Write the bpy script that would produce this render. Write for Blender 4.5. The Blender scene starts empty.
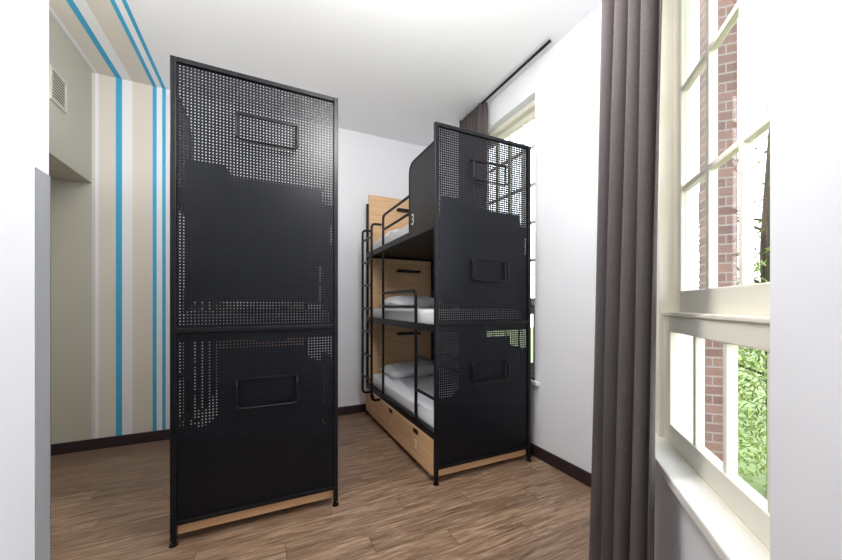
import bpy, bmesh, math, random
from mathutils import Vector, Matrix
random.seed(4)
S=bpy.context.scene
S.view_settings.view_transform='Standard'
S.view_settings.look='None'
R2=math.sqrt(2)
H=1.4; CEIL=3.65; YB=4.3; XR=2.29; XL=-1.49; DW=.53

# ---------------- materials ----------------
def lin(c): return tuple((x/255/12.92 if x/255<.04045 else ((x/255+.055)/1.055)**2.4) for x in c)+(1,)
def mat(name,c,rough=.6,metal=0,bump=0,bscale=50,var=0,spec=.5):
    m=bpy.data.materials.new(name); m.use_nodes=True; nt=m.node_tree; b=nt.nodes['Principled BSDF']
    b.inputs['Base Color'].default_value=lin(c); b.inputs['Roughness'].default_value=rough
    b.inputs['Metallic'].default_value=metal; b.inputs['Specular IOR Level'].default_value=spec
    if bump or var:
        tc=nt.nodes.new('ShaderNodeTexCoord'); n=nt.nodes.new('ShaderNodeTexNoise'); n.inputs['Scale'].default_value=bscale; n.inputs['Detail'].default_value=4
        nt.links.new(tc.outputs['Object'],n.inputs['Vector'])
        if bump:
            bp=nt.nodes.new('ShaderNodeBump'); bp.inputs['Strength'].default_value=bump; bp.inputs['Distance'].default_value=.01
            nt.links.new(n.outputs['Fac'],bp.inputs['Height']); nt.links.new(bp.outputs['Normal'],b.inputs['Normal'])
        if var:
            mx=nt.nodes.new('ShaderNodeMixRGB'); mx.inputs[1].default_value=lin([x*(1-var) for x in c]); mx.inputs[2].default_value=lin([min(255,x*(1+var)) for x in c])
            nt.links.new(n.outputs['Fac'],mx.inputs[0]); nt.links.new(mx.outputs[0],b.inputs['Base Color'])
    return m
class N:
    def __init__(s,m): s.nt=m.node_tree
    def math(s,op,a,b=None,c=None):
        n=s.nt.nodes.new('ShaderNodeMath'); n.operation=op
        for i,v in enumerate((a,b,c)):
            if v is None: continue
            if isinstance(v,(int,float)): n.inputs[i].default_value=v
            else: s.nt.links.new(v,n.inputs[i])
        return n.outputs[0]
    def mix(s,f,a,b,mode='MIX'):
        n=s.nt.nodes.new('ShaderNodeMixRGB'); n.blend_type=mode
        for i,v in enumerate((f,a,b)):
            if isinstance(v,(int,float)): n.inputs[i].default_value=v
            elif isinstance(v,tuple): n.inputs[i].default_value=v
            else: s.nt.links.new(v,n.inputs[i])
        return n.outputs[0]
    def pos(s,kind='Object'):
        tc=s.nt.nodes.new('ShaderNodeTexCoord'); sp=s.nt.nodes.new('ShaderNodeSeparateXYZ')
        s.nt.links.new(tc.outputs[kind],sp.inputs[0]); return tc.outputs[kind],sp.outputs
WHITE=(230,231,236)
M_wall=mat('wall_paint',WHITE,.75,bump=.05,bscale=180)
M_ceil_c=(236,237,240)
M_taupe=mat('taupe_paint',(192,189,175),.75,bump=.05,bscale=180)
M_base=mat('baseboard_dark',(48,32,38),.4)
M_black=mat('black_steel',(11,12,17),.36,bump=.02,bscale=300,spec=.3)
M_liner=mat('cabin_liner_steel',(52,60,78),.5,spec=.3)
M_frame=mat('cream_window_paint',(226,222,208),.4)
M_sill=mat('sill_white',(228,227,223),.35)
M_bed=mat('bed_linen',(244,246,250),.8,bump=.2,bscale=9)
M_matt=mat('mattress_cover',(226,226,226),.85,bump=.1,bscale=60)
M_steel=mat('brushed_steel',(172,174,178),.42,metal=.25)
M_num=mat('number_white',(235,235,235),.6)
M_slot=mat('slot_black',(8,8,9),.7)
M_vent=mat('vent_plastic',(205,200,188),.5)

def stripes(name,base):
    m=mat(name,base,.75,bump=.04,bscale=180); n=N(m); _,p=n.pos(); x=p[0]
    bl=lin((66,170,212)); be=lin((221,215,204)); wh=lin((238,239,241)); gr=lin((212,212,208))
    cur=lin(base)
    b=m.node_tree.nodes['Principled BSDF']
    for a,c,col in [(-1.50,-1.465,gr),(-1.465,-1.44,wh),(-1.44,-1.31,be),(-1.31,-1.262,bl),(-1.262,-1.18,wh),(-1.18,-1.02,be),(-1.018,-.984,bl),(-.984,-.938,wh),(-.938,-.908,bl)]:
        f=n.math('MULTIPLY',n.math('GREATER_THAN',x,a),n.math('LESS_THAN',x,c))
        cur=n.mix(f,cur,col)
    m.node_tree.links.new(cur,b.inputs['Base Color']); return m
M_back=stripes('striped_wall_paint',WHITE)
M_ceil=stripes('striped_ceiling_paint',M_ceil_c)

def wood(name,c1,c2,axis,rough=.45):
    m=mat(name,c1,rough); n=N(m); v,p=n.pos(); nt=m.node_tree
    mp=nt.nodes.new('ShaderNodeMapping'); sc=[18,18,18]; sc[axis]=1.2; mp.inputs['Scale'].default_value=sc
    nt.links.new(v,mp.inputs[0]); no=nt.nodes.new('ShaderNodeTexNoise'); no.inputs['Scale'].default_value=2; no.inputs['Detail'].default_value=6; no.inputs['Distortion'].default_value=.6
    nt.links.new(mp.outputs[0],no.inputs['Vector'])
    cr=nt.nodes.new('ShaderNodeValToRGB'); cr.color_ramp.elements[0].position=.35; cr.color_ramp.elements[1].position=.7
    cr.color_ramp.elements[0].color=lin(c2); cr.color_ramp.elements[1].color=lin(c1)
    nt.links.new(no.outputs['Fac'],cr.inputs[0]); nt.links.new(cr.outputs[0],nt.nodes['Principled BSDF'].inputs['Base Color']); return m
M_wood=wood('birch_plywood',(232,194,150),(214,172,128),1)
M_woodb=wood('birch_plywood_panel',(232,194,150),(214,172,128),0)
M_trunk=wood('bark',(90,75,60),(45,38,32),2,.9)

def floor_mat():
    m=mat('vinyl_plank_floor',(150,125,105),.38); n=N(m); nt=m.node_tree; v,p=n.pos()
    W=.152; L=1.22
    row=n.math('FLOOR',n.math('DIVIDE',p[1],W)); fy=n.math('FRACT',n.math('DIVIDE',p[1],W))
    xs=n.math('ADD',n.math('DIVIDE',p[0],L),n.math('MULTIPLY',row,.377)); col=n.math('FLOOR',xs); fx=n.math('FRACT',xs)
    cb=nt.nodes.new('ShaderNodeCombineXYZ'); nt.links.new(row,cb.inputs[0]); nt.links.new(col,cb.inputs[1])
    wn=nt.nodes.new('ShaderNodeTexWhiteNoise'); nt.links.new(cb.outputs[0],wn.inputs['Vector'])
    cg=nt.nodes.new('ShaderNodeCombineXYZ')
    nt.links.new(n.math('MULTIPLY',p[0],2.2),cg.inputs[0]); nt.links.new(n.math('MULTIPLY',p[1],26),cg.inputs[1]); nt.links.new(n.math('MULTIPLY',wn.outputs['Value'],40),cg.inputs[2])
    g=nt.nodes.new('ShaderNodeTexNoise'); g.inputs['Scale'].default_value=1.6; g.inputs['Detail'].default_value=7; g.inputs['Roughness'].default_value=.68; g.inputs['Distortion'].default_value=.8
    nt.links.new(cg.outputs[0],g.inputs['Vector'])
    cr=nt.nodes.new('ShaderNodeValToRGB'); e=cr.color_ramp.elements; e[0].position=.3; e[0].color=lin((84,64,50)); e[1].position=.72; e[1].color=lin((184,157,132))
    k=e.new(.5); k.color=lin((141,114,92)); nt.links.new(g.outputs['Fac'],cr.inputs[0])
    tint=n.math('ADD',n.math('MULTIPLY',wn.outputs['Value'],.34),.83)
    ct=nt.nodes.new('ShaderNodeCombineXYZ'); [nt.links.new(tint,ct.inputs[i]) for i in range(3)]
    c=n.mix(1.0,cr.outputs[0],ct.outputs[0],'MULTIPLY')
    seam=n.math('MAXIMUM',n.math('LESS_THAN',fy,.02),n.math('LESS_THAN',fx,.003))
    c=n.mix(n.math('MULTIPLY',seam,.6),c,lin((50,38,32)))
    b=nt.nodes['Principled BSDF']; nt.links.new(c,b.inputs['Base Color'])
    nt.links.new(n.math('ADD',n.math('MULTIPLY',g.outputs['Fac'],.25),.25),b.inputs['Roughness'])
    bp=nt.nodes.new('ShaderNodeBump'); bp.inputs['Strength'].default_value=.12; bp.inputs['Distance'].default_value=.01
    nt.links.new(g.outputs['Fac'],bp.inputs['Height']); nt.links.new(bp.outputs[0],b.inputs['Normal']); return m
M_floor=floor_mat()

def perf_mat():
    m=mat('perforated_black_steel',(11,14,21),.36,spec=.3); n=N(m); nt=m.node_tree; v,p=n.pos(); P=.0185
    dx=n.math('SUBTRACT',n.math('FRACT',n.math('DIVIDE',p[0],P)),.5); dz=n.math('SUBTRACT',n.math('FRACT',n.math('DIVIDE',p[2],P)),.5)
    r=n.math('SQRT',n.math('ADD',n.math('MULTIPLY',dx,dx),n.math('MULTIPLY',dz,dz)))
    hole=n.math('LESS_THAN',r,.20)
    b=nt.nodes['Principled BSDF']; out=nt.nodes['Material Output']; tr=nt.nodes.new('ShaderNodeBsdfTransparent'); ms=nt.nodes.new('ShaderNodeMixShader')
    nt.links.new(hole,ms.inputs[0]); nt.links.new(b.outputs[0],ms.inputs[1]); nt.links.new(tr.outputs[0],ms.inputs[2]); nt.links.new(ms.outputs[0],out.inputs[0]); return m
M_perf=perf_mat()

def glass_mat():
    m=bpy.data.materials.new('window_glass'); m.use_nodes=True; nt=m.node_tree; nt.nodes.remove(nt.nodes['Principled BSDF'])
    t=nt.nodes.new('ShaderNodeBsdfTransparent'); g=nt.nodes.new('ShaderNodeBsdfGlossy'); g.inputs['Roughness'].default_value=.02
    ms=nt.nodes.new('ShaderNodeMixShader'); ms.inputs[0].default_value=.05
    nt.links.new(t.outputs[0],ms.inputs[1]); nt.links.new(g.outputs[0],ms.inputs[2]); nt.links.new(ms.outputs[0],nt.nodes['Material Output'].inputs[0]); return m
M_glass=glass_mat()

def fabric_mat(name,c):
    m=mat(name,c,.9); n=N(m); nt=m.node_tree; v,p=n.pos()
    mp=nt.nodes.new('ShaderNodeMapping'); mp.inputs['Scale'].default_value=(200,200,200); nt.links.new(v,mp.inputs[0])
    no=nt.nodes.new('ShaderNodeTexNoise'); no.inputs['Scale'].default_value=1; no.inputs['Detail'].default_value=3; nt.links.new(mp.outputs[0],no.inputs['Vector'])
    b=nt.nodes['Principled BSDF']
    nt.links.new(n.mix(no.outputs['Fac'],lin([x*.75 for x in c]),lin([min(255,x*1.25) for x in c])),b.inputs['Base Color'])
    return m
M_curt=fabric_mat('taupe_curtain_fabric',(84,77,77))

def brick_mat():
    m=mat('brick',(150,90,75),.9); n=N(m); nt=m.node_tree; v,p=n.pos()
    cb=nt.nodes.new('ShaderNodeCombineXYZ'); nt.links.new(n.math('ADD',n.math('MULTIPLY',p[0],1),n.math('MULTIPLY',p[1],-1)),cb.inputs[0]); nt.links.new(p[2],cb.inputs[1])
    br=nt.nodes.new('ShaderNodeTexBrick'); br.inputs['Scale'].default_value=1; br.inputs['Brick Width'].default_value=.22; br.inputs['Row Height'].default_value=.068; br.inputs['Mortar Size'].default_value=.006
    br.inputs['Color1'].default_value=lin((122,92,82)); br.inputs['Color2'].default_value=lin((100,74,68)); br.inputs['Mortar'].default_value=lin((134,127,121))
    nt.links.new(cb.outputs[0],br.inputs['Vector']); nt.links.new(br.outputs['Color'],nt.nodes['Principled BSDF'].inputs['Base Color']); return m
M_brick=brick_mat()
def leaf_mat(name,c):
    m=mat(name,c,.6,var=.35,bscale=3); return m
M_leaf=leaf_mat('leaf_green',(112,130,60)); M_lawn=mat('lawn_grass',(104,120,74),.9,var=.3,bscale=8)

# ---------------- geometry helpers ----------------
def finish(name,bm,mats,parent=None,smooth=False,bevel=0):
    bmesh.ops.recalc_face_normals(bm,faces=bm.faces)
    me=bpy.data.meshes.new(name); bm.to_mesh(me); bm.free()
    for m in (mats if isinstance(mats,list) else [mats]): me.materials.append(m)
    if smooth:
        for p in me.polygons: p.use_smooth=True
    o=bpy.data.objects.new(name,me); S.collection.objects.link(o)
    if parent: o.parent=parent
    if bevel:
        b=o.modifiers.new('bevel','BEVEL'); b.width=bevel; b.segments=2; b.limit_method='ANGLE'
    return o
ident=lambda a,b,z:(a,b,z)
def addbox(bm,a0,a1,b0,b1,z0,z1,P=ident,mi=0):
    vs=[bm.verts.new(P(a,b,z)) for a in(a0,a1) for b in(b0,b1) for z in(z0,z1)]
    for f in [(0,1,3,2),(4,6,7,5),(0,4,5,1),(2,3,7,6),(0,2,6,4),(1,5,7,3)]:
        bm.faces.new([vs[i] for i in f]).material_index=mi
def box(name,a0,a1,b0,b1,z0,z1,m,parent=None,bevel=0,P=ident):
    bm=bmesh.new(); addbox(bm,a0,a1,b0,b1,z0,z1,P); return finish(name,bm,m,parent,bevel=bevel)
def boxes(name,L,m,parent=None,bevel=0,P=ident):
    bm=bmesh.new()
    for l in L: addbox(bm,*l,P=P)
    return finish(name,bm,m,parent,bevel=bevel)
def fillet(pts,r,n=6):
    pts=[Vector(p) for p in pts]; out=[pts[0]]
    for i in range(1,len(pts)-1):
        a,b,c=pts[i-1],pts[i],pts[i+1]; d1=(a-b); d2=(c-b); rr=min(r,d1.length*.49,d2.length*.49)
        p1=b+d1.normalized()*rr; p2=b+d2.normalized()*rr
        for k in range(n+1):
            t=k/n; out.append(p1*(1-t)**2+b*2*t*(1-t)+p2*t*t)
    out.append(pts[-1]); return out
def tube(name,paths,r,m,parent=None,fr=.05):
    cu=bpy.data.curves.new(name,'CURVE'); cu.dimensions='3D'; cu.bevel_depth=r; cu.bevel_resolution=3; cu.use_fill_caps=True
    for pts in paths:
        q=fillet(pts,fr) if len(pts)>2 else [Vector(p) for p in pts]
        sp=cu.splines.new('POLY'); sp.points.add(len(q)-1)
        for i,v in enumerate(q): sp.points[i].co=(*v,1)
    tmp=bpy.data.objects.new('tmp',cu); S.collection.objects.link(tmp)
    bpy.context.view_layer.update()
    me=bpy.data.meshes.new_from_object(tmp.evaluated_get(bpy.context.evaluated_depsgraph_get()))
    bpy.data.objects.remove(tmp); me.name=name; me.materials.clear(); me.materials.append(m)
    for p in me.polygons: p.use_smooth=True
    o=bpy.data.objects.new(name,me); S.collection.objects.link(o)
    if parent: o.parent=parent
    return o
def empty(name,loc=(0,0,0)):
    e=bpy.data.objects.new(name,None); e.location=loc; e.empty_display_size=.2; S.collection.objects.link(e); return e

# ---------------- room ----------------
def PW(s,d,z): return ((s+d)/R2,(s-d)/R2,z)      # bay wall coords
def PR(a,b,z): return (XR+b,a,z)
bm=bmesh.new(); addbox(bm,-2.9,2.6,-1.7,4.55,-.12,0); finish('floor',bm,M_floor)
bm=bmesh.new(); addbox(bm,-2.9,2.6,-1.7,4.55,CEIL,CEIL+.12); finish('ceiling',bm,M_ceil)
box('wall_back',XL,XR+.25,YB,YB+.2,0,CEIL,M_back)
box('wall_alcove_back',-2.8,XL,YB,YB+.2,0,2.58,M_taupe)
box('wall_alcove_side',-2.85,-2.65,1.2,YB,0,2.58,M_taupe)
box('wall_left',-2.85,XL,1.2,YB,2.58,CEIL,M_taupe)
boxes('wall_entry',[(-2.8,-.5,1.08,1.2,0,CEIL)],M_wall)
box('wall_passage',-.62,-.5,-1.4,1.08,0,CEIL,M_wall)
wy0,wy1,wz0,wz1=2.37,3.45,.70,3.38
boxes('wall_right',[(1.54,wy0,0,.25,0,CEIL),(wy1,YB,0,.25,0,CEIL),(wy0,wy1,0,.25,0,wz0),(wy0,wy1,0,.25,wz1,CEIL)],M_wall,P=PR)
s0,s1,z0,z1=1.068,2.16,.66,3.45
cs=(XR+1.54)/R2
boxes('wall_bay',[(-1.3,s0,DW,DW+.25,0,CEIL),(s1,cs+.1,DW,DW+.25,0,CEIL),(s0,s1,DW,DW+.25,0,z0),(s0,s1,DW,DW+.25,z1,CEIL)],M_wall,P=PW)
box('baseboard_back',-2.64,XR-.018,YB-.018,YB,0,.105,M_base,bevel=.003)
box('baseboard_right',1.56,YB-.02,-.018,0,0,.105,M_base,bevel=.003,P=PR)
box('baseboard_bay',-1.0,cs-.02,DW-.018,DW,0,.105,M_base,bevel=.003,P=PW)
box('baseboard_passage',-.5,-.482,-1.0,1.13,0,.105,M_base,bevel=.003)
boxes('corner_guard',[(-.5,-.4975,1.14,1.202,0.0,1.735),(-.56,-.4975,1.2,1.2025,.0,1.735)],M_steel)
e=empty('air_vent',(XL,3.70,3.13))
boxes('vent_frame',[(0,.012,-.12,.12,-.13,-.11),(0,.012,-.12,.12,.11,.13),(0,.012,-.12,-.10,-.11,.11),(0,.012,.10,.12,-.11,.11)],M_vent,e)
box('vent_cavity',.0005,.0015,-.1,.1,-.11,.11,M_slot,e)
bm=bmesh.new()
for i in range(9):
    z=-.1+i*.024; addbox(bm,.002,.006,-.1,.1,z,z+.011)
finish('vent_louvres',bm,M_vent,e)

# ---------------- windows ----------------
def window(name,P,a0,a1,z0,z1,b,glass_a,rail,zr,sill):
    e=empty(name)
    fw=.05
    F=[(a0,a0+fw,b-.03,b+.09,z0,z1),(a1-fw,a1,b-.03,b+.09,z0,z1),(a0+fw,a1-fw,b-.03,b+.09,z1-fw,z1),(a0+fw,a1-fw,b-.03,b+.09,z0,z0+.04)]
    boxes('outer_frame',F,M_frame,e,.004,P)
    g0,g1=glass_a[0],glass_a[-1]
    def sash(nm,zb,zt,rows,off,bot,top):
        L=[(a0+fw,g0,b+off,b+off+.045,zb,zt),(g1,a1-fw,b+off,b+off+.045,zb,zt),(g0,g1,b+off,b+off+.045,zb,zb+bot),(g0,g1,b+off,b+off+.045,zt-top,zt)]
        boxes(nm+'_stiles',L,M_frame,e,.005,P)
        mm=[]
        for a in glass_a[1:-1]: mm.append((a-.013,a+.013,b+off+.006,b+off+.04,zb+bot,zt-top))
        for z in rows: mm.append((g0,g1,b+off+.008,b+off+.038,z-.013,z+.013))
        boxes(nm+'_muntins',mm,M_frame,e,.004,P)
        box(nm+'_glass',g0,g1,b+off+.02,b+off+.024,zb+bot,zt-top,M_glass,e,P=P)
    sash('lower_sash',z0+.04,rail[0]+.09,[],-.01,.10,.08)
    sash('upper_sash',rail[0]+.09,z1-fw,zr,.035,rail[1]-rail[0]-.09,.06)
    box('transom_bead',a0+fw,a1-fw,b-.02,b+.035,rail[0]+.09,rail[0]+.11,M_frame,e,.006,P)
    box('window_sill',*sill,M_sill,e,.008,P)
    return e
window('window_1',PW,s0,s1,z0,z1,.62,[1.14,1.245,1.497,1.75,2.02],(1.255,1.47),[1.98,2.48,2.98],(1.0,2.27,.49,.60,.655,.70))
window('window_2',PR,wy0,wy1,wz0,wz1,.11,[2.50,2.70,2.91,3.12,3.32],(1.3,1.47),[1.85,2.23,2.61,2.99],(2.31,3.5,-.04,.08,.66,.70))

# ---------------- curtains ----------------
def curtain(name,P,a0,a1,bc,amp,folds,zb,zt,shift,m,seed=0):
    rnd=random.Random(seed); ph=[rnd.uniform(-.5,.5) for _ in range(folds+2)]; am=[rnd.uniform(.65,1.2) for _ in range(folds*2+3)]
    nu=folds*16; nz=24; bm=bmesh.new(); g=[]
    for j in range(nz+1):
        t=j/nz; z=zb+(zt-zb)*t; row=[]
        for i in range(nu+1):
            u=i/nu; k=u*folds
            A=am[int(k*2)%len(am)]
            w=math.sin(2*math.pi*k+.5*math.sin(3*t+ph[int(k)]*2)*(1-t))
            w=math.copysign(abs(w)**.8,w)
            a=a0+(a1-a0)*u+math.cos(4*math.pi*k)*.006+shift[0]*(1-t)+.006*math.sin(5*t+k*2)
            b=bc+amp*A*w*(1-.1*t)+shift[1]*(1-t)
            row.append(bm.verts.new(P(a,b,z)))
        g.append(row)
    for j in range(nz):
        for i in range(nu): bm.faces.new([g[j][i],g[j][i+1],g[j+1][i+1],g[j+1][i]])
    o=finish(name,bm,m,smooth=True); s=o.modifiers.new('th','SOLIDIFY'); s.thickness=.003; return o
A=Vector((1.88,.322)); B=Vector((1.645,.485)); T=(B-A).normalized(); Nn=Vector((-T.y,T.x)); LL=(B-A).length
def PC(a,b,z):
    q=A+T*a+Nn*b; return PW(q.x,q.y,z)
curtain('curtain',PC,0,LL,0,.038,4,.02,CEIL-.03,(0,.105),M_curt,2)
curtain('curtain',PR,3.02,3.48,-.10,.045,6,.05,CEIL-.03,(0,0),M_curt,5)
tube('curtain_rail',[[PR(2.10,-.09,CEIL-.018),PR(3.52,-.09,CEIL-.018)]],.012,M_black)
tube('curtain_rail',[[PW(.6,.36,CEIL-.018),PW(2.1,.36,CEIL-.018)]],.012,M_black)

# ---------------- bunk beds ----------------
def pillow(name,parent,loc,sx,sy,sz):
    bm=bmesh.new(); bmesh.ops.create_cube(bm,size=2)
    bmesh.ops.subdivide_edges(bm,edges=bm.edges,cuts=9,use_grid_fill=True)
    for v in bm.verts:
        x,y,z=v.co; e=(1-abs(x)**2.6)*(1-abs(y)**2.6)
        e=max(e,0)**.45
        pin=1-.08*(1-abs(y)) if abs(x)>.9 else 1
        v.co=Vector((x*sx*pin,y*sy*(1-.08*(1-abs(x))),z*sz*(.12+.88*e)+.012*math.sin(x*7+y*4)))+Vector(loc)
    return finish(name,bm,M_bed,parent,smooth=True)
def mattress(name,parent,x0,x1,y0,y1,z0,z1,m):
    o=box(name,x0,x1,y0,y1,z0,z1,m,parent); b=o.modifiers.new('b','BEVEL'); b.width=.035; b.segments=4
    for p in o.data.polygons: p.use_smooth=True
    return o
def guard_panel(name,parent,x,y1,z0,z1,r):
    bm=bmesh.new(); pts=[(.03,z0),(y1,z0)]
    for k in range(9):
        a=math.pi/2*k/8; pts.append((y1-r+r*math.cos(a),z1-r+r*math.sin(a)))
    pts.append((.03,z1))
    A=[bm.verts.new((x-.006,y,z)) for y,z in pts]; B=[bm.verts.new((x+.006,y,z)) for y,z in pts]
    bm.faces.new(A); bm.faces.new(B)
    n=len(pts)
    for i in range(n): bm.faces.new([A[i],A[(i+1)%n],B[(i+1)%n],B[i]])
    finish(name,bm,M_black,parent)
    tube(name+'_rim',[[(x,.03,z0)]+[(x,y1,z0),(x,y1,z1)]+[(x,.03,z1)]],.012,M_black,parent,fr=r)
def text(s,parent,loc,size):
    cu=bpy.data.curves.new('t','FONT'); cu.body=s; cu.size=size; cu.extrude=.0005; cu.align_x='CENTER'; cu.align_y='CENTER'
    t=bpy.data.objects.new('t',cu); S.collection.objects.link(t); bpy.context.view_layer.update()
    me=bpy.data.meshes.new_from_object(t.evaluated_get(bpy.context.evaluated_depsgraph_get())); bpy.data.objects.remove(t)
    me.materials.clear(); me.materials.append(M_num)
    o=bpy.data.objects.new('number_label',me); S.collection.objects.link(o); o.parent=parent; o.location=loc
    o.rotation_euler=(math.pi/2,0,-math.pi/2); return o
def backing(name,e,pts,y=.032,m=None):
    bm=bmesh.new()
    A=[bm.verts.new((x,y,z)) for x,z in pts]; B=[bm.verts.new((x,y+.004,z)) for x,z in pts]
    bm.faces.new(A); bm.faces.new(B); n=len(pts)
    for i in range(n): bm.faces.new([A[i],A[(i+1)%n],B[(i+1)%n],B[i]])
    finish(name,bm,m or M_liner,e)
def bunk(loc,W,L,HT,nums,handles):
    e=empty('bunk_bed',loc)
    t=.03
    boxes('end_frame',[(0,t,0,t,.03,HT),(W-t,W,0,t,.03,HT),(t,W-t,0,t,HT-t,HT),(t,W-t,0,t,1.235,1.265),(t,W-t,0,t,.115,.14)],M_black,e,.004)
    bm=bmesh.new()
    for x in(t/2,W-t/2):
        for y in(t/2,L-.05):
            bmesh.ops.create_cone(bm,cap_ends=True,segments=20,radius1=.024,radius2=.02,depth=.012,matrix=Matrix.Translation((x,y,.006)))
            bmesh.ops.create_cone(bm,cap_ends=True,segments=12,radius1=.008,radius2=.008,depth=.03,matrix=Matrix.Translation((x,y,.025)))
    finish('levelling_feet',bm,M_black,e)
    bm=bmesh.new()
    for a,b in((.14,1.235),(1.265,HT-t)):
        vs=[bm.verts.new(p) for p in((t,.015,a),(W-t,.015,a),(W-t,.015,b),(t,.015,b))]; bm.faces.new(vs)
    finish('perforated_panel',bm,M_perf,e)
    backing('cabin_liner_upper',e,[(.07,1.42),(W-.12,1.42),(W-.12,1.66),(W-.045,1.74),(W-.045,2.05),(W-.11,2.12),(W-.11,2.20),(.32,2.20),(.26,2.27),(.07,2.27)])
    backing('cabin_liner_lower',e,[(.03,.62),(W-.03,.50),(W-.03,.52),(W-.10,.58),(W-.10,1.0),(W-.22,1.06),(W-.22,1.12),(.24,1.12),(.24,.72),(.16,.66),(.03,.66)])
    backing('base_end_plate',e,[(.03,.13),(W-.03,.13),(W-.03,.50),(.03,.62)],.032,M_black)
    boxes('rear_posts',[(0,t,L-.06,L-.03,.03,2.70),(W-t,W,L-.06,L-.03,.03,2.70)],M_black,e,.004)
    box('headboard_panel',0.04,W,L-.03,L-.005,.04,2.83,M_woodb,e,.003)
    lv=[.38,1.22,2.04]
    box('storage_base',.012,W-.03,.05,L-.06,.05,.34,M_woodb,e,.003)
    box('base_front_board',.03,W-.03,.037,.05,.045,.35,M_woodb,e,.002)
    n=3; dl=(L-.08)/n
    for i in range(n):
        y0=.04+i*dl
        box('drawer_front_%d'%(i+1),-.008,.012,y0+.004,y0+dl-.004,.055,.335,M_wood,e,.003)
        boxes('drawer_slot_%d'%(i+1),[(-.0095,-.007,y0+dl*.42,y0+dl*.58,.285,.325)],M_slot,e)
        text(nums[i],e,(-.0092,y0+dl*.5,.19),.12)
    for i,z in enumerate(lv):
        boxes('deck_frame_%d'%(i+1),[(0,.03,.03,L-.06,z-.035,z+.025),(W-.03,W,.03,L-.06,z-.035,z+.025),(.03,W-.03,.036,.06,z-.035,z+.06),(.03,W-.03,L-.09,L-.06,z-.035,z+.02)],M_black,e,.003)
        box('deck_pan_%d'%(i+1),.03,W-.03,.06,L-.09,z-.012,z,M_black,e)
        mattress('mattress_%d'%(i+1),e,.04,W-.04,.07,L-.10,z+.001,z+.14,M_matt if i else M_bed)
        pillow('pillow_%d'%(i+1),e,(W*.5,L-.36,z+.205),.34,.22,.085)
        zz=z+.38
        if i in handles:
            tube('end_handle_%d'%(i+1),[[(.34,.01,zz+.17),(.34,-.03,zz+.15),(.34,-.03,zz),(.69,-.03,zz),(.69,-.03,zz+.15),(.69,.01,zz+.17)]],.008,M_black,e,fr=.035)
            boxes('handle_recess_rim_%d'%(i+1),[(.34,.69,.006,.013,zz+.165,zz+.18),(.34,.352,.006,.013,zz+.02,zz+.165),(.678,.69,.006,.013,zz+.02,zz+.165)],M_black,e,.002)
        if i<2: guard_panel('wall_side_guard_%d'%(i+1),e,W-.014,.62,z-.02,z+.62,.10)
        box('reading_shelf_%d'%(i+1),W-.55,W-.22,L-.10,L-.03,z+.62,z+.65,M_slot,e,.004)
    guard_panel('side_guard_panel',e,.012,.52,lv[2]-.03,lv[2]+.64,.10)
    text('3',e,(.003,.44,lv[2]+.12),.14)
    yp=1.275; r=.014
    tube('guard_rails_top',[[(.012,.5,lv[2]+.36),(.012,yp,lv[2]+.36),(.012,yp,.36)],[(.012,.5,lv[2]+.20),(.012,yp,lv[2]+.20)]],r,M_black,e,.06)
    tube('guard_rails_middle',[[(.012,yp,1.53),(.012,.39,1.53),(.012,.39,.36)],[(.012,yp,1.385),(.012,.39,1.385)]],r,M_black,e,.07)
    tube('step_rungs',[[(.012,.39,.95),(.012,.03,.95)],[(.012,.39,.66),(.012,.03,.66)]],r*.9,M_black,e)
    tube('wall_side_rails',[[(W-.014,.6,z+dz),(W-.014,L-.05,z+dz)] for z in lv for dz in(.2,.36)],.012,M_black,e)
    ya,yb,xo=1.33,1.70,-.105
    tube('ladder_uprights',[[(.01,y,2.31),(xo,y,2.31),(xo,y,.33),(.0,y,.33)] for y in(ya,yb)],.014,M_black,e,.05)
    tube('ladder_rungs',[[(xo,ya,z),(xo,yb,z)] for z in[.55+.27*i for i in range(7)]],.012,M_black,e)
    return e
bunk((-.482,2.370,0),.962,1.90,2.845,['1','2','3'],(0,2))
bunk((1.212,2.305,0),.97,1.95,2.825,['3','1','2'],(0,1,2))

# ---------------- added fill lights (made-up glowing globes, out of view overhead) ----------------
def fill_light(x,y,z,power,r=.2):
    e=empty('added_fill_light',(x,y,0))
    m=bpy.data.materials.new('fill_glow'); m.use_nodes=True; b=m.node_tree.nodes['Principled BSDF']
    b.inputs['Emission Color'].default_value=(1,.985,.965,1); b.inputs['Emission Strength'].default_value=power/(math.pi*4*math.pi*r*r)
    bm=bmesh.new()
    bmesh.ops.create_cone(bm,cap_ends=True,segments=32,radius1=.06,radius2=.05,depth=.03,matrix=Matrix.Translation((0,0,CEIL-.016)))
    bmesh.ops.create_cone(bm,cap_ends=True,segments=12,radius1=.005,radius2=.005,depth=CEIL-z-r,matrix=Matrix.Translation((0,0,(CEIL+z+r)/2)))
    finish('fill_rose_and_cord',bm,M_sill,e)
    bm=bmesh.new(); bmesh.ops.create_uvsphere(bm,u_segments=24,v_segments=12,radius=r,matrix=Matrix.Translation((0,0,z)))
    finish('fill_globe',bm,m,e,smooth=True)
fill_light(.62,1.25,3.0,98,.2)  # unseen globe, added to brighten the room and ceiling
fill_light(-1.2,1.8,2.85,50,.17)  # second added globe, brightens the left alcove and striped wall

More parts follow.
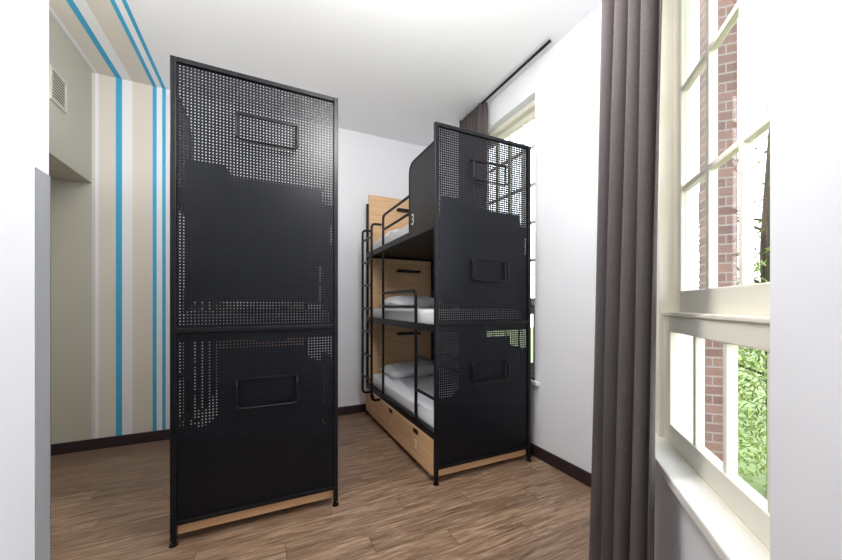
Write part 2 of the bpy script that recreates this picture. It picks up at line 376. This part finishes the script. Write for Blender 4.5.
# ---------------- outside ----------------
box('lawn',-12,25,-15,25,-.9,-.8,M_lawn)
box('brick_pier',3.0,3.12,1.13,1.31,-.8,5,M_brick,P=PW)
def tree(loc,n,rad,hz,zc,seed):
    rnd=random.Random(seed); e=empty('tree',loc)
    paths=[[(0,0,-.795),(.05,.02,.6),(-.05,.05,2.0),(.1,0,3.8)]]
    for i in range(22):
        z=rnd.uniform(.2,3.2); a=rnd.uniform(0,6.28); l=rnd.uniform(.5,1.1)
        paths.append([(0,0,z),(l*.5*math.cos(a),l*.5*math.sin(a),z+.2),(l*math.cos(a),l*math.sin(a),z+.6)])
    tube('trunk',paths[:1],.045,M_trunk,e,.3); tube('branches',paths[1:],.016,M_trunk,e,.2)
    bm=bmesh.new()
    for i in range(n):
        while True:
            p=Vector((rnd.uniform(-1,1),rnd.uniform(-1,1),rnd.uniform(-1,1)))
            if p.length<1: break
        if i%8==0: c=Vector((p.x*rad,p.y*rad,2.4+p.z*1.4))
        else: c=Vector((p.x*rad,p.y*rad,zc+p.z*hz))
        R=Matrix.Rotation(rnd.uniform(0,6.28),3,'X')@Matrix.Rotation(rnd.uniform(0,6.28),3,'Z'); s=rnd.uniform(.03,.06)
        q=[Vector((-s,0,0)),Vector((0,-s*.5,.01)),Vector((s,0,0)),Vector((0,s*.5,.01))]
        bm.faces.new([bm.verts.new(c+R@v) for v in q])
    finish('foliage',bm,M_leaf,e)
x,y,_=PW(5.0,2.5,0); tree((x,y,0),5000,1.0,1.4,0.70,1)
x,y,_=PW(9.0,3.2,0); tree((x,y,0),5000,1.4,1.9,1.20,2)

w=bpy.data.worlds.new('sky'); S.world=w; w.use_nodes=True; bg=w.node_tree.nodes['Background']; bg.inputs[0].default_value=(.90,.95,1,1); bg.inputs[1].default_value=5.6

# ---------------- camera ----------------
cam=bpy.data.cameras.new('camera'); co=bpy.data.objects.new('camera',cam); S.collection.objects.link(co)
co.location=(0,0,H); co.rotation_euler=(math.pi/2,0,math.radians(-25.3)); cam.sensor_width=36; cam.lens=336/842*36; cam.shift_y=25/842; cam.clip_start=.02
S.camera=co
